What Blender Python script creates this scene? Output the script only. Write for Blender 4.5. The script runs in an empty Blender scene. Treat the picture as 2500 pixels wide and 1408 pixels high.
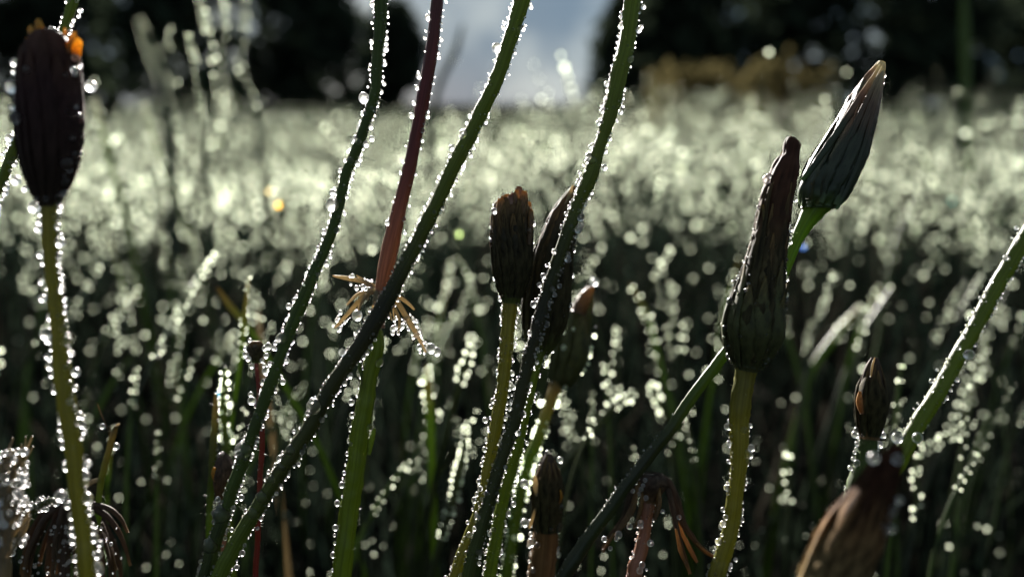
import bpy, bmesh, math, random
import numpy as np
from mathutils import Vector, Matrix, noise as mnoise

# ------------------------------------------------------------------ camera, world, sun, exposure
C = bpy.context.scene
COL = C.collection
cam = bpy.data.cameras.new('camera'); cam_ob = bpy.data.objects.new('camera', cam)
COL.objects.link(cam_ob); C.camera = cam_ob
cam.sensor_width = 36; cam.lens = 26; cam.clip_start = .004; cam.clip_end = 3000
cam_ob.location = (0, 0, .25); cam_ob.rotation_euler = (math.radians(76), 0, 0)
cam.dof.use_dof = True; cam.dof.focus_distance = .120
cam.dof.aperture_fstop = .026 / .0029
SUN_EL = math.radians(16); SUN_AZ = math.radians(-14)
w = bpy.data.worlds.new('World'); C.world = w; w.use_nodes = True
nt = w.node_tree; N = nt.nodes; Lk = nt.links
bg = N['Background']; bg.inputs[1].default_value = .05
sky = N.new('ShaderNodeTexSky'); sky.sky_type = 'NISHITA'; sky.sun_disc = False
sky.sun_elevation = SUN_EL; sky.sun_rotation = SUN_AZ
tc = N.new('ShaderNodeTexCoord'); nz = N.new('ShaderNodeTexNoise'); nz.inputs['Scale'].default_value = 8; nz.inputs['Detail'].default_value = 2
rp = N.new('ShaderNodeValToRGB')
rp.color_ramp.elements[0].position = .40; rp.color_ramp.elements[0].color = (.36, .58, .82, 1)
rp.color_ramp.elements[1].position = .62; rp.color_ramp.elements[1].color = (1.15, 1.35, 1.42, 1)
mx = N.new('ShaderNodeMix'); mx.data_type = 'RGBA'; mx.inputs[0].default_value = .991
Lk.new(tc.outputs['Generated'], nz.inputs['Vector']); Lk.new(nz.outputs['Fac'], rp.inputs[0])
Lk.new(sky.outputs[0], mx.inputs[6]); Lk.new(rp.outputs[0], mx.inputs[7]); Lk.new(mx.outputs[2], bg.inputs[0])
sun = bpy.data.lights.new('sun', 'SUN'); sun.energy = 5; sun.angle = math.radians(.6); sun.color = (1, .95, .88)
sun_ob = bpy.data.objects.new('sun', sun); COL.objects.link(sun_ob)
sd = Vector((math.sin(SUN_AZ) * math.cos(SUN_EL), math.cos(SUN_AZ) * math.cos(SUN_EL), math.sin(SUN_EL)))
sun_ob.rotation_euler = sd.to_track_quat('Z', 'Y').to_euler()
C.view_settings.view_transform = 'Standard'; C.view_settings.look = 'None'
C.view_settings.exposure = 3.0; C.view_settings.gamma = 1
cy = C.cycles
cy.sample_clamp_indirect = 2.4; cy.denoiser = 'OPENIMAGEDENOISE'; cy.denoising_input_passes = 'RGB_ALBEDO'; cy.sample_clamp_direct = 0; cy.blur_glossy = .0
cy.use_denoising = True; cy.max_bounces = 8; cy.transmission_bounces = 6; cy.diffuse_bounces = 3; cy.glossy_bounces = 4
cy.caustics_refractive = True; cy.caustics_reflective = True; cy.use_adaptive_sampling = False

random.seed(7); RS = np.random.RandomState(11)
R = random.random; U = random.uniform; G = random.gauss

# ------------------------------------------------------------------ helpers
CM = Matrix.Translation(cam_ob.location) @ cam_ob.rotation_euler.to_matrix().to_4x4()
F = 2500 * 26 / 36
def P(x, y, d):                      # a point of the picture at depth d (metres) as a world point
    return CM @ Vector(((x - 1250) / F * d, -(y - 704) / F * d, -d))

def tag(o, label=None, cat=None, group=None, kind=None):
    if label: o['label'] = label
    if cat: o['category'] = cat
    if group: o['group'] = group
    if kind: o['kind'] = kind
    return o
def empty(name, loc):
    o = bpy.data.objects.new(name, None); o.empty_display_size = .01; o.location = loc; COL.objects.link(o); return o
def mesh_ob(name, verts, faces, mat, parent=None, origin=None, uvs=None, smooth=True, cols=None):
    me = bpy.data.meshes.new(name)
    org = Vector(origin) if origin is not None else (parent.location if parent is not None else Vector((0, 0, 0)))
    me.from_pydata([tuple(Vector(v) - org) for v in verts], [], faces)
    if smooth: me.shade_smooth()
    if uvs is not None:
        lay = me.uv_layers.new(name='uv')
        li = np.empty(len(me.loops), np.int32); me.loops.foreach_get('vertex_index', li)
        lay.data.foreach_set('uv', np.array(uvs, np.float32)[li].ravel())
    me.materials.append(mat); me.update()
    o = bpy.data.objects.new(name, me); COL.objects.link(o)
    if parent is not None: o.parent = parent
    else: o.location = org
    return o

# ------------------------------------------------------------------ materials
def node_mat(name):
    m = bpy.data.materials.new(name); m.use_nodes = True; t = m.node_tree; t.nodes.clear()
    out = t.nodes.new('ShaderNodeOutputMaterial'); return m, t, out
def ramp(t, stops):
    r = t.nodes.new('ShaderNodeValToRGB'); cr = r.color_ramp
    while len(cr.elements) < len(stops): cr.elements.new(.5)
    for e, (p, c) in zip(cr.elements, stops): e.position = p; e.color = (*c, 1)
    return r
def plant_mat(name, stops, trans=.5, tcol=1.0, rough=.42, spec=.5, streak=18, var=.35, bump=.25):
    """stops: colour along the part (uv v: 0 top .. 1 bottom); streaks run along it; trans: share of light let through"""
    m, t, out = node_mat(name); n = t.nodes; l = t.links
    uv = n.new('ShaderNodeTexCoord'); sep = n.new('ShaderNodeSeparateXYZ'); l.new(uv.outputs['UV'], sep.inputs[0])
    rmp = ramp(t, stops); l.new(sep.outputs['Y'], rmp.inputs[0])
    mp = n.new('ShaderNodeMapping'); mp.inputs['Scale'].default_value = (streak, 5, 1); l.new(uv.outputs['UV'], mp.inputs[0])
    nz = n.new('ShaderNodeTexNoise'); nz.inputs['Scale'].default_value = 1.6; nz.inputs['Detail'].default_value = 5; l.new(mp.outputs[0], nz.inputs['Vector'])
    mr = n.new('ShaderNodeMapRange'); mr.inputs[1].default_value = .3; mr.inputs[2].default_value = .7
    mr.inputs[3].default_value = 1 - var; mr.inputs[4].default_value = 1 + var; l.new(nz.outputs['Fac'], mr.inputs[0])
    mul = n.new('ShaderNodeVectorMath'); mul.operation = 'SCALE'; l.new(rmp.outputs[0], mul.inputs[0]); l.new(mr.outputs[0], mul.inputs['Scale'])
    bp = n.new('ShaderNodeBump'); bp.inputs['Strength'].default_value = bump; bp.inputs['Distance'].default_value = .0002; l.new(nz.outputs['Fac'], bp.inputs['Height'])
    pr = n.new('ShaderNodeBsdfPrincipled'); pr.inputs['Roughness'].default_value = rough; pr.inputs['Specular IOR Level'].default_value = spec
    l.new(mul.outputs[0], pr.inputs['Base Color']); l.new(bp.outputs[0], pr.inputs['Normal'])
    tr = n.new('ShaderNodeBsdfTranslucent'); sc = n.new('ShaderNodeVectorMath'); sc.operation = 'SCALE'; sc.inputs['Scale'].default_value = tcol
    l.new(mul.outputs[0], sc.inputs[0]); l.new(sc.outputs[0], tr.inputs[0])
    mix = n.new('ShaderNodeMixShader'); mix.inputs[0].default_value = trans
    l.new(pr.outputs[0], mix.inputs[1]); l.new(tr.outputs[0], mix.inputs[2]); l.new(mix.outputs[0], out.inputs[0])
    return m
def flat(c): return [(0, c), (1, c)]
M_green = plant_mat('green_stem', flat((.075, .10, .014)), .6, 1.0)
M_olive = plant_mat('olive_stem', flat((.11, .11, .02)), .6, 1.0)
M_dark = plant_mat('dark_green_stem', [(0, (.09, .12, .02)), (.12, (.07, .09, .02)), (.2, (.028, .028, .016)), (.3, (.045, .055, .018)), (.4, (.09, .13, .022)), (1, (.14, .19, .028))], .5, 1.0, rough=.55, spec=.35)
M_cold = plant_mat('blue_green_stem', flat((.045, .066, .022)), .55, 1.0, rough=.55, spec=.35)
M_red = plant_mat('red_stem', [(0, (.06, .02, .022)), (.35, (.075, .014, .016)), (.5, (.08, .022, .02)), (.8, (.18, .09, .055)), (1, (.22, .13, .08))], .5, 1.0)
M_brown = plant_mat('brown_stem', flat((.16, .08, .05)), .3, 1.0)
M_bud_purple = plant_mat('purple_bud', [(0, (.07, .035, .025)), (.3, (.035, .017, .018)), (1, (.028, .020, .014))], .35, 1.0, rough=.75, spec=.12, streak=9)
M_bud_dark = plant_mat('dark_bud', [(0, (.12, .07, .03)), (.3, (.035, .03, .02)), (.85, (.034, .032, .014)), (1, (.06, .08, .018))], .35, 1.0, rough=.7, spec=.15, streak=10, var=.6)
M_bud_brown = plant_mat('brown_bud', [(0, (.05, .02, .012)), (.35, (.05, .024, .012)), (.5, (.06, .045, .02)), (1, (.05, .055, .02))], .35, 1.0, rough=.7, spec=.18, streak=9, var=.6)
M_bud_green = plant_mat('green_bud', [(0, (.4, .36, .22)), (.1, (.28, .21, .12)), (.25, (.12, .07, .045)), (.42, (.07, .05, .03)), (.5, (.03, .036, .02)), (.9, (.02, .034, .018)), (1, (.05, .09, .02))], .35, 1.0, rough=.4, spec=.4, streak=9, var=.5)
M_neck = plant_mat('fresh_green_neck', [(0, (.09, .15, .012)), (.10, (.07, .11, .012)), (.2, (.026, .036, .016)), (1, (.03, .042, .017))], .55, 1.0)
M_yellow = plant_mat('yellow_petal', [(0, (.5, .30, .05)), (.5, (.42, .2, .02)), (1, (.15, .06, .015))], .6, 1.0, var=.6)
M_bract_olive = plant_mat('olive_bract', [(0, (.12, .09, .03)), (.3, (.06, .065, .02)), (1, (.035, .045, .016))], .4, 1.0, rough=.55, spec=.3, streak=4, var=.5)
M_bract = plant_mat('bract_skin', [(0, (.22, .14, .06)), (.12, (.10, .065, .03)), (.3, (.045, .036, .018)), (1, (.035, .034, .014))], .45, 1.0, rough=.7, spec=.15, streak=5, var=.7)
M_orange = plant_mat('withered_petal', [(0, (.24, .14, .055)), (1, (.10, .055, .025))], .55, 1.0, var=.5)
M_straw = plant_mat('straw_bract', [(0, (.36, .29, .18)), (1, (.2, .16, .09))], .5, 1.0, var=.4)
M_blackbract = plant_mat('charred_bract', [(0, (.05, .035, .028)), (.5, (.05, .032, .022)), (.85, (.07, .04, .02)), (1, (.12, .07, .03))], .35, 1.0, rough=.7, spec=.2, var=.6)
M_blade = plant_mat('grass_blade', [(0, (.045, .055, .018)), (.2, (.014, .022, .009)), (1, (.009, .015, .007))], .5, 1.0, streak=6)
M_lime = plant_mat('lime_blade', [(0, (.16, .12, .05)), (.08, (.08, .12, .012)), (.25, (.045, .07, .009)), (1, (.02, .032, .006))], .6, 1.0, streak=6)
M_dryblade = plant_mat('dry_blade', flat((.2, .16, .10)), .5, 1.0, streak=6)
M_bark = plant_mat('bark', flat((.06, .045, .035)), 0, 1.0, rough=.9, spec=.1)

def dew_mat(name, rough, col=(1, 1, 1), frost=0):
    m, t, out = node_mat(name)
    g = t.nodes.new('ShaderNodeBsdfGlass'); g.inputs['Roughness'].default_value = rough; g.inputs['IOR'].default_value = 1.333
    g.inputs['Color'].default_value = (*col, 1); sh = g.outputs[0]
    if frost:
        tr = t.nodes.new('ShaderNodeBsdfTranslucent'); tr.inputs[0].default_value = (*col, 1); mix = t.nodes.new('ShaderNodeMixShader'); mix.inputs[0].default_value = frost
        t.links.new(sh, mix.inputs[1]); t.links.new(tr.outputs[0], mix.inputs[2]); sh = mix.outputs[0]
    t.links.new(sh, out.inputs[0]); return m
M_dew = dew_mat('dew', .36)
M_dew_far = dew_mat('dew_far', .42, (.95, 1, .87), .62)

def matte(name, c1, c2, scale, trans=0, attr=None):
    m, t, out = node_mat(name); n = t.nodes; l = t.links
    tcn = n.new('ShaderNodeTexCoord'); nz = n.new('ShaderNodeTexNoise'); nz.inputs['Scale'].default_value = scale; nz.inputs['Detail'].default_value = 5
    l.new(tcn.outputs['Object'], nz.inputs['Vector']); r = ramp(t, [(.35, c1), (.65, c2)]); l.new(nz.outputs['Fac'], r.inputs[0])
    src = r.outputs[0]
    if attr:
        a = n.new('ShaderNodeAttribute'); a.attribute_name = attr; src = a.outputs['Color']
    d = n.new('ShaderNodeBsdfDiffuse'); l.new(src, d.inputs[0]); sh = d.outputs[0]
    if trans:
        tr = n.new('ShaderNodeBsdfTranslucent'); l.new(src, tr.inputs[0]); mix = n.new('ShaderNodeMixShader'); mix.inputs[0].default_value = trans
        l.new(sh, mix.inputs[1]); l.new(tr.outputs[0], mix.inputs[2]); sh = mix.outputs[0]
    l.new(sh, out.inputs[0]); return m
M_soil = matte('soil', (.006, .006, .006), (.016, .015, .012), 30)
M_meadow = matte('meadow_blades', (0, 0, 0), (0, 0, 0), 1, .45, 'tint')
M_leaf = matte('tree_leaves', (.016, .022, .016), (.03, .04, .024), .8, .15)
M_rust = matte('rusty_leaves', (.03, .026, .011), (.055, .046, .02), 6, .4)

# ------------------------------------------------------------------ dew: shared bead meshes
def bead_mesh(sub, mat):
    me = bpy.data.meshes.new('dewdrop'); b = bmesh.new(); bmesh.ops.create_icosphere(b, subdivisions=sub, radius=1)
    b.to_mesh(me); b.free(); me.shade_smooth(); me.materials.append(mat); return me
BEAD = bead_mesh(4, M_dew); BEAD_MID = bead_mesh(3, M_dew_far)
def ico_np(sub):
    b = bmesh.new(); bmesh.ops.create_icosphere(b, subdivisions=sub, radius=1)
    v = np.array([x.co[:] for x in b.verts], np.float32); f = np.array([[q.index for q in x.verts] for x in b.faces], np.int32); b.free(); return v, f
ICO0, ICO1, ICO2 = ico_np(1), ico_np(2), ico_np(3)
def np_mesh(name, v, f, mat, cols=None, parent=None, origin=(0, 0, 0)):
    me = bpy.data.meshes.new(name); k = f.shape[1]
    v = v - np.array(origin, np.float32)
    me.vertices.add(len(v)); me.vertices.foreach_set('co', v.astype(np.float32).ravel())
    me.loops.add(f.size); me.loops.foreach_set('vertex_index', f.astype(np.int32).ravel())
    me.polygons.add(len(f)); me.polygons.foreach_set('loop_start', np.arange(0, f.size, k, dtype=np.int32))
    me.update(calc_edges=True); me.shade_smooth()
    if cols is not None:
        a = me.color_attributes.new('tint', 'FLOAT_COLOR', 'POINT'); a.data.foreach_set('color', cols.astype(np.float32).ravel())
    me.materials.append(mat); o = bpy.data.objects.new(name, me); COL.objects.link(o)
    if parent is not None: o.parent = parent
    else: o.location = origin
    return o
def beads_np(pos, rad, ico):
    v, f = ico; pos = np.asarray(pos, np.float32); rad = np.asarray(rad, np.float32)
    V = (v[None] * rad[:, None, None] + pos[:, None]).reshape(-1, 3)
    Fc = (f[None] + (np.arange(len(pos)) * len(v))[:, None, None]).reshape(-1, 3); return V, Fc
def dew(parent, beads, mesh=None, cap=100):
    """beads: (world point, radius). The largest are parts, what is over a hundred is one mass."""
    mesh = mesh or BEAD
    have = sum(1 for c in parent.children if c.name.startswith('dewdrop'))
    beads = sorted(beads, key=lambda b: -b[1]); k = max(0, cap - have)
    for p, r in beads[:k]:
        o = bpy.data.objects.new('dewdrop', mesh); COL.objects.link(o); o.parent = parent
        o.location = p - parent.location; s = U(.95, 1.05); o.scale = (r * s, r * s, r * U(1, 1.18))
    rest = beads[k:]
    if rest:
        V, Fc = beads_np([b[0] for b in rest], [b[1] for b in rest], ICO2)
        tag(np_mesh('small_dew', V, Fc, M_dew, parent=parent, origin=parent.location), kind='stuff')

# ------------------------------------------------------------------ tubes: stems, buds, petals
def spline(pts, step):
    """pts: (Vector, radius). Catmull-Rom resampled about every step metres."""
    out = []
    n = len(pts)
    for i in range(n - 1):
        p0, p1, p2, p3 = pts[max(i - 1, 0)], pts[i], pts[i + 1], pts[min(i + 2, n - 1)]
        m = max(2, int((p2[0] - p1[0]).length / step))
        for k in range(m):
            t = k / m
            def cr(a, b, c, d): return .5 * ((2 * b) + (c - a) * t + (2 * a - 5 * b + 4 * c - d) * t * t + (3 * b - a - 3 * c + d) * t ** 3)
            out.append((cr(p0[0], p1[0], p2[0], p3[0]), max(1e-5, cr(p0[1], p1[1], p2[1], p3[1]))))
    out.append(pts[-1]); return out
def px(pts, d, wscale=1.0):
    """(x, y, width[, depth]) picture points -> (world point, radius)"""
    r = []
    for q in pts:
        dd = q[3] if len(q) > 3 else d
        r.append((P(q[0], q[1], dd), q[2] * wscale * .5 * dd / F))
    return r
def to_ground(pts, lean=.25):
    """continues a stalk below the frame down to the soil"""
    p, r = pts[-1]; q = pts[-2][0]; t = (p - q).normalized(); out = list(pts); steps = 7; z0 = p.z
    for i in range(1, steps + 1):
        f = i / steps; z = z0 * (1 - f) + .0 * f - (.004 if i == steps else 0)
        dz = z0 - z; k = (1 - math.exp(-dz / .05)) * .05
        s = min(1.5, 1 / max(.15, abs(t.z)))
        out.append((Vector((p.x + t.x * s * k, p.y + t.y * s * k + lean * .02 * f, z)), r * (1 + .25 * f)))
    return out
VIEW = CM.to_3x3() @ Vector((0, 0, 1))
def tube(name, pts, mat, parent=None, n=14, step=.0007, ribs=0, rib=0., rough=0., flat_=1., turn=0., freq=900., cap=True, origin=None, rough2=0., wob=0.):
    S = spline(pts, step)
    if wob:
        sd_ = R() * 99; S = [(c + Vector((mnoise.noise(Vector((sd_, i * .09, 0))), mnoise.noise(Vector((sd_, 5, i * .09))), 0)) * wob, r) for i, (c, r) in enumerate(S)]
    V = []; UVs = []; Fc = []; m = len(S); seed = R() * 50
    L = [0.]
    for i in range(1, m): L.append(L[-1] + (S[i][0] - S[i - 1][0]).length)
    tot = L[-1] or 1
    for i, (c, r) in enumerate(S):
        T = (S[min(i + 1, m - 1)][0] - S[max(i - 1, 0)][0]).normalized()
        side = T.cross(VIEW); side = side.normalized() if side.length > 1e-4 else Vector((1, 0, 0)); nn = side.cross(T).normalized()
        if turn:
            a = turn; side, nn = side * math.cos(a) + nn * math.sin(a), nn * math.cos(a) - side * math.sin(a)
        for k in range(n):
            a = 2 * math.pi * k / n; rr = r
            if ribs: rr *= 1 + rib * math.cos(ribs * a + .6 * math.sin(L[i] / tot * 4 + seed))
            if rough: rr *= 1 + rough * mnoise.noise(Vector((math.cos(a) * 1.3 + seed, math.sin(a) * 1.3, L[i] * freq)))
            if rough2: rr *= 1 + rough2 * mnoise.noise(Vector((math.cos(a) * 2.3, seed + math.sin(a) * 2.3, L[i] * freq * 3)))
            V.append(c + (side * math.cos(a) + nn * math.sin(a) * flat_) * rr); UVs.append((k / n, L[i] / tot))
    for i in range(m - 1):
        for k in range(n):
            k2 = (k + 1) % n; Fc.append((i * n + k, i * n + k2, (i + 1) * n + k2, (i + 1) * n + k))
    if cap: Fc.append(tuple(range(n))); Fc.append(tuple((m - 1) * n + k for k in reversed(range(n))))
    return mesh_ob(name, V, Fc, mat, parent, origin, UVs)
def stem_beads(pts, rad, spacing, front=.15, t0=0., t1=1., zmin=.12, jit=.42, both=True, lift=.6, sides=(1, 1)):
    S = spline(pts, .0004); out = []; rad *= .78; spacing *= .57
    for sgn, on in ((1, sides[1]), (-1, sides[0])):
        if not on: continue
        s = R() * spacing; acc = 0.
        for i in range(1, len(S)):
            acc += (S[i][0] - S[i - 1][0]).length; f = i / len(S)
            if acc < s: continue
            r = max(rad * .35, rad * math.exp(G(0, jit))); r = min(r, rad * 2.1)
            s = acc + spacing * U(.55, 1.5) * (r / rad) ** .5
            if R() < .09: s += spacing * 4.5 * R()
            if not (t0 <= f <= t1) or S[i][0].z < zmin: continue
            T = (S[i][0] - S[i - 1][0]).normalized(); side = T.cross(VIEW).normalized(); nn = side.cross(T).normalized()
            a = G(0, .38); 
            out.append((S[i][0] + (side * sgn * math.cos(a) + nn * math.sin(a)) * (S[i][1] + (lift if R() < .7 else U(.6, 2.2)) * r), r))
            if R() < front:
                a = U(-1.3, 1.3) + math.pi / 2; rr = r * U(.5, 1)
                out.append((S[i][0] + (side * math.cos(a) + nn * math.sin(a)) * (S[i][1] + .35 * rr), rr))
    return out

# ------------------------------------------------------------------ ground, trees, far bush
me = bpy.data.meshes.new('ground'); b = bmesh.new()
vs = []
xs = [-900, -200, -40, -12, -4, -1.5, -.6, 0, .6, 1.5, 4, 12, 40, 200, 900]; ys = [-60, -8, -1, 0, .3, .7, 1.5, 3, 6, 12, 25, 60, 200, 1500]
grid = [[b.verts.new((x, y, (mnoise.noise(Vector((x * .9, y * .9, 0))) * .01 if abs(x) < 5 and y < 10 else 0))) for x in xs] for y in ys]
for j in range(len(ys) - 1):
    for i in range(len(xs) - 1): b.faces.new((grid[j][i], grid[j][i + 1], grid[j + 1][i + 1], grid[j + 1][i]))
b.to_mesh(me); b.free(); me.materials.append(M_soil)
tag(bpy.data.objects.new('ground', me), kind='structure'); COL.objects.link(bpy.data.objects['ground'])

def crown_mesh(seed, w_, h_, nleaf, size):
    rs = np.random.RandomState(seed); V = []; Fc = []
    cl = [(rs.uniform(-1, 1), rs.uniform(-1, 1), rs.uniform(.02, 1)) for _ in range(34)]
    for k in range(nleaf):
        cx, cy_, cz = cl[rs.randint(len(cl))]
        prof = math.sqrt(max(0, 1 - max(0, cz - .35) ** 2 / .45)) if cz < 1 else .1
        c = np.array([cx * w_ * prof * .8, cy_ * w_ * prof * .8, cz * h_]) + rs.normal(0, 1, 3) * np.array([w_ * .2, w_ * .2, h_ * .1])
        c[2] = max(.05, c[2]); s = size * rs.uniform(.5, 1.2); a = rs.normal(0, 1, 3); a /= np.linalg.norm(a); u = np.cross(a, rs.normal(0, 1, 3)); u /= np.linalg.norm(u); v = np.cross(a, u)
        i = len(V); V += [c + u * s, c + v * s * .5, c - u * s, c - v * s * .5]; Fc.append((i, i + 1, i + 2, i + 3))
    return V, Fc
def tree(x, y, h_, w_, seed, label):
    r = empty('broad_tree', (x, y, 0)); tag(r, label, 'tree', 'trees along the far edge of the meadow')
    V, Fc = crown_mesh(seed, w_, h_, 2500, .32)
    mesh_ob('crown', [Vector(v) + r.location for v in V], Fc, M_leaf, r, smooth=False)
    tube('trunk', [(Vector((x + .1, y, h_ * .8)), .05), (Vector((x, y, h_ * .4)), .12), (Vector((x, y, -.1)), .2)], M_bark, r, n=8, step=.3)
# (picture x, distance, height, half width)
for i, (tx, d, h_, w_, lb) in enumerate([
    (-120, 24, 4.2, 2.3, 'dark tree at the far left behind the big purple bud'),
    (190, 27, 4.5, 2.2, 'dark tree behind the thin double string of dew at upper left'),
    (480, 24, 4.6, 2.2, 'dark blurred tree behind the tall dewy stalks at upper left'),
    (760, 25, 4.4, 2.1, 'dark blurred tree left of the leftmost leaning stem'),
    (965, 27, 3.2, 1.1, 'dark blurred tree beside the left edge of the bright sky gap'),
    (1530, 26, 3.6, 1.2, 'dark blurred tree at the right edge of the bright sky gap'),
    (1700, 24, 4.7, 2.1, 'dark blurred tree behind the rust coloured bush'),
    (1960, 25, 4.8, 2.2, 'dark blurred tree above the pointed bud'),
    (2230, 24, 4.5, 2.0, 'dark blurred tree right of the pointed bud tip'),
    (2500, 25, 4.0, 2.0, 'dark tree at the far right edge of the picture')]):
    g = P(tx, 254, d); tree(g.x, g.y, h_, w_, 40 + i, lb)

def bush(name, label, cat, px0, d, h_, w_, n, mat, seed):
    g = P(px0, 254, d); r = empty(name, (g.x, g.y, 0)); tag(r, label, cat)
    V, Fc = crown_mesh(seed, w_, h_, n, .035); mesh_ob('foliage', [Vector(v) + r.location for v in V], Fc, mat, r, smooth=False)
    for k in range(5):
        a = U(0, 6.28); mesh = tube('stem', [(Vector((g.x + math.cos(a) * w_ * .4, g.y + math.sin(a) * w_ * .4, h_ * .7)), .003), (Vector((g.x, g.y, -.01)), .008)], M_brown, r, n=6, step=.1)
bush('rusty_bush', 'low rust brown bush beyond the meadow, left one of the two', 'bush', 1690, 4.6, .43, .42, 1500, M_rust, 3)
bush('rusty_bush', 'low rust brown bush beyond the meadow, right one of the two', 'bush', 1880, 4.8, .47, .36, 1500, M_rust, 5)

# ------------------------------------------------------------------ meadow (stuff): blades and the dew on them
def meadow(n, dmin, dmax, spread, hmin, hmax, wmm, seed, K=5):
    rs = np.random.RandomState(seed)
    d = dmin * (dmax / dmin) ** rs.rand(n); x = (rs.rand(n) * 2 - 1) * d * .74 * spread; y = d
    patch = np.array([mnoise.noise(Vector((a * 1.7 / max(.3, q ** .6), q * 1.1, 3))) for a, q in zip(x, y)])
    h = hmin + (hmax - hmin) * rs.rand(n) ** 1.3; h *= 1 + np.where(d > 1.4, .75, .30) * patch
    az = rs.rand(n) * 6.283; lean = rs.uniform(.02, .42, n) * h; az2 = rs.rand(n) * 3.14
    t = np.linspace(0, 1, K)
    cx = x[:, None] + np.cos(az)[:, None] * lean[:, None] * t ** 1.8; cy_ = y[:, None] + np.sin(az)[:, None] * lean[:, None] * t ** 1.8
    cz = h[:, None] * (t - .12 * t ** 2.5)
    wd = (wmm * .0005 * rs.uniform(.6, 1.4, n))[:, None] * (1 - t ** 2.5 * .92) * (1 + .25 * d[:, None] ** .7)
    sx, sy = np.cos(az2)[:, None], np.sin(az2)[:, None]
    A = np.stack([cx - sx * wd, cy_ - sy * wd, cz], -1); B = np.stack([cx + sx * wd, cy_ + sy * wd, cz], -1)
    V = np.stack([A, B], 2).reshape(-1, 3)
    base = (np.arange(n) * K * 2)[:, None] + (np.arange(K - 1) * 2)[None]
    Fc = np.stack([base, base + 1, base + 3, base + 2], -1).reshape(-1, 4)
    g = rs.rand(n, 1); dry = (rs.rand(n, 1) < .12)
    col = np.where(dry, np.array([[.010, .009, .007]]), np.array([[.0025, .0045, .0035]]) * (1 - g) + np.array([[.006, .0085, .0055]]) * g)
    col = np.repeat(col, K * 2, 0); col = np.hstack([col, np.ones((len(col), 1))])
    return dict(d=d, cx=cx, cy=cy_, cz=cz, t=t, n=n, wd=wd, sx=sx, sy=sy), V, Fc, col
def meadow_dew(m, per, rmm, rs, tmin=.45):
    i = np.repeat(np.arange(m['n']), per); f = tmin + (1.0 - tmin) * rs.rand(len(i)) ** .8
    def at(a): return np.array([np.interp(q, m['t'], a[j]) for j, q in zip(i, f)])
    x, y, z, wd = at(m['cx']), at(m['cy']), at(m['cz']), at(m['wd']); s = np.where(rs.rand(len(i)) < .5, 1, -1)
    r = rmm * .001 * np.exp(rs.normal(0, .28, len(i)))
    x = x + m['sx'][i, 0] * wd * s; y = y + m['sy'][i, 0] * wd * s
    return np.stack([x, y, z], -1), r
rs = np.random.RandomState(5)
MB = []
#            n    dmin  dmax spread hmin hmax w  beads r   ico   tmin
zones = [(420, .20, .34, 1.25, .07, .14, 2.0, 1, .40, ICO1, .85),
         (460, .34, .62, 1.25, .11, .20, 2.0, 1, .72, ICO1, .9),
         (700, .30, .62, 1.25, .07, .14, 2.2, 0, 1.0, ICO1, .9),
         (2800, .62, 1.5, 1.2, .15, .245, 2.4, 4, .90, ICO1, .75),
         (4200, 1.45, 5.0, 1.15, .15, .27, 3.2, 5, 1.05, ICO1, .6),
         (460, .50, 1.7, 1.1, .20, .31, 1.6, 4, .95, ICO1, .7)]
off = 0; Vs, Fs, Cs, DV, DF, do = [], [], [], [], [], 0
for k, (n, a, b_, sp, h0, h1, wm, per, rm, ico, tm) in enumerate(zones):
    m, V, Fc, col = meadow(n, a, b_, sp, h0, h1, wm, 20 + k)
    Vs.append(V); Fs.append(Fc + off); Cs.append(col); off += len(V)
    if not per: continue
    pos, r = meadow_dew(m, per, rm, rs, tm); v, f = beads_np(pos, r, ico); DV.append(v); DF.append(f + do); do += len(v)
tag(np_mesh('meadow_grass', np.concatenate(Vs), np.concatenate(Fs), M_meadow, np.concatenate(Cs)), 'dense dewy meadow grass filling the ground behind the stalks', 'grass', kind='stuff')
tag(np_mesh('meadow_dew', np.concatenate(DV), np.concatenate(DF), M_dew_far), 'countless glinting dewdrops on the blurred meadow grass', 'dew', kind='stuff')
# plain far grass to the foot of the trees
m, V, Fc, col = meadow(5000, 4.5, 26, 1.1, .12, .24, 12, 90, K=3)
tag(np_mesh('far_grass', V, Fc, M_meadow, col), 'far grass running back to the foot of the dark trees', 'grass', kind='stuff')

# ------------------------------------------------------------------ individual blades and stalks in the middle distance
def blade(label, pts, d, width=16, mat=None, rad=.00045, spacing=.0022, t1=.55, group=None, cat='grass blade', name='grass_blade', flat_=.22, beads=None, cap=40, ground=True, front=.4, t0=0.):
    q = px([(x, y, w_ if len(p) > 2 else width, *(p[3:])) if False else (x, y, (p[2] if len(p) > 2 else width)) for p in pts for x, y in [p[:2]]], d)
    q = [(c, r_ * .72) for c, r_ in q]; q[0] = (q[0][0], q[0][1] * .35); front = min(front, .25); spacing *= 1.4; rad *= .78 if rad > .0004 else 1
    full = to_ground(q) if ground else q
    base = full[-1][0].copy()
    o = tube(name, full, mat or M_blade, None, n=8, step=.002, flat_=flat_, turn=U(-.9, .9), origin=base)
    tag(o, label, cat, group)
    if rad: dew(o, [(p_, r_) for p_, r_ in stem_beads(q, rad, spacing, front, t0=t0, t1=t1 if ground else 1., jit=.25)], BEAD_MID, cap)
    return o
W_ = 'a'
blade('broad blurred stalk thick with dew leaning left at the upper left', [(338, 45), (365, 110), (392, 180), (405, 260), (420, 420), (430, 600)], .62, 36, rad=.0006, spacing=.0032, t1=.42, cap=60, front=.1)
blade('tall blurred stalk, leftmost of three crossing the top edge left of centre', [(478, -40), (498, 40), (515, 110), (540, 250), (575, 380), (600, 520), (620, 700)], .36, 12, rad=.0006, spacing=.0046, front=0)
blade('tall blurred stalk, middle of three crossing the top edge left of centre', [(545, -40), (550, 60), (545, 150), (560, 260), (590, 400), (610, 560)], .38, 12, rad=.0006, spacing=.005, front=0)
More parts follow.
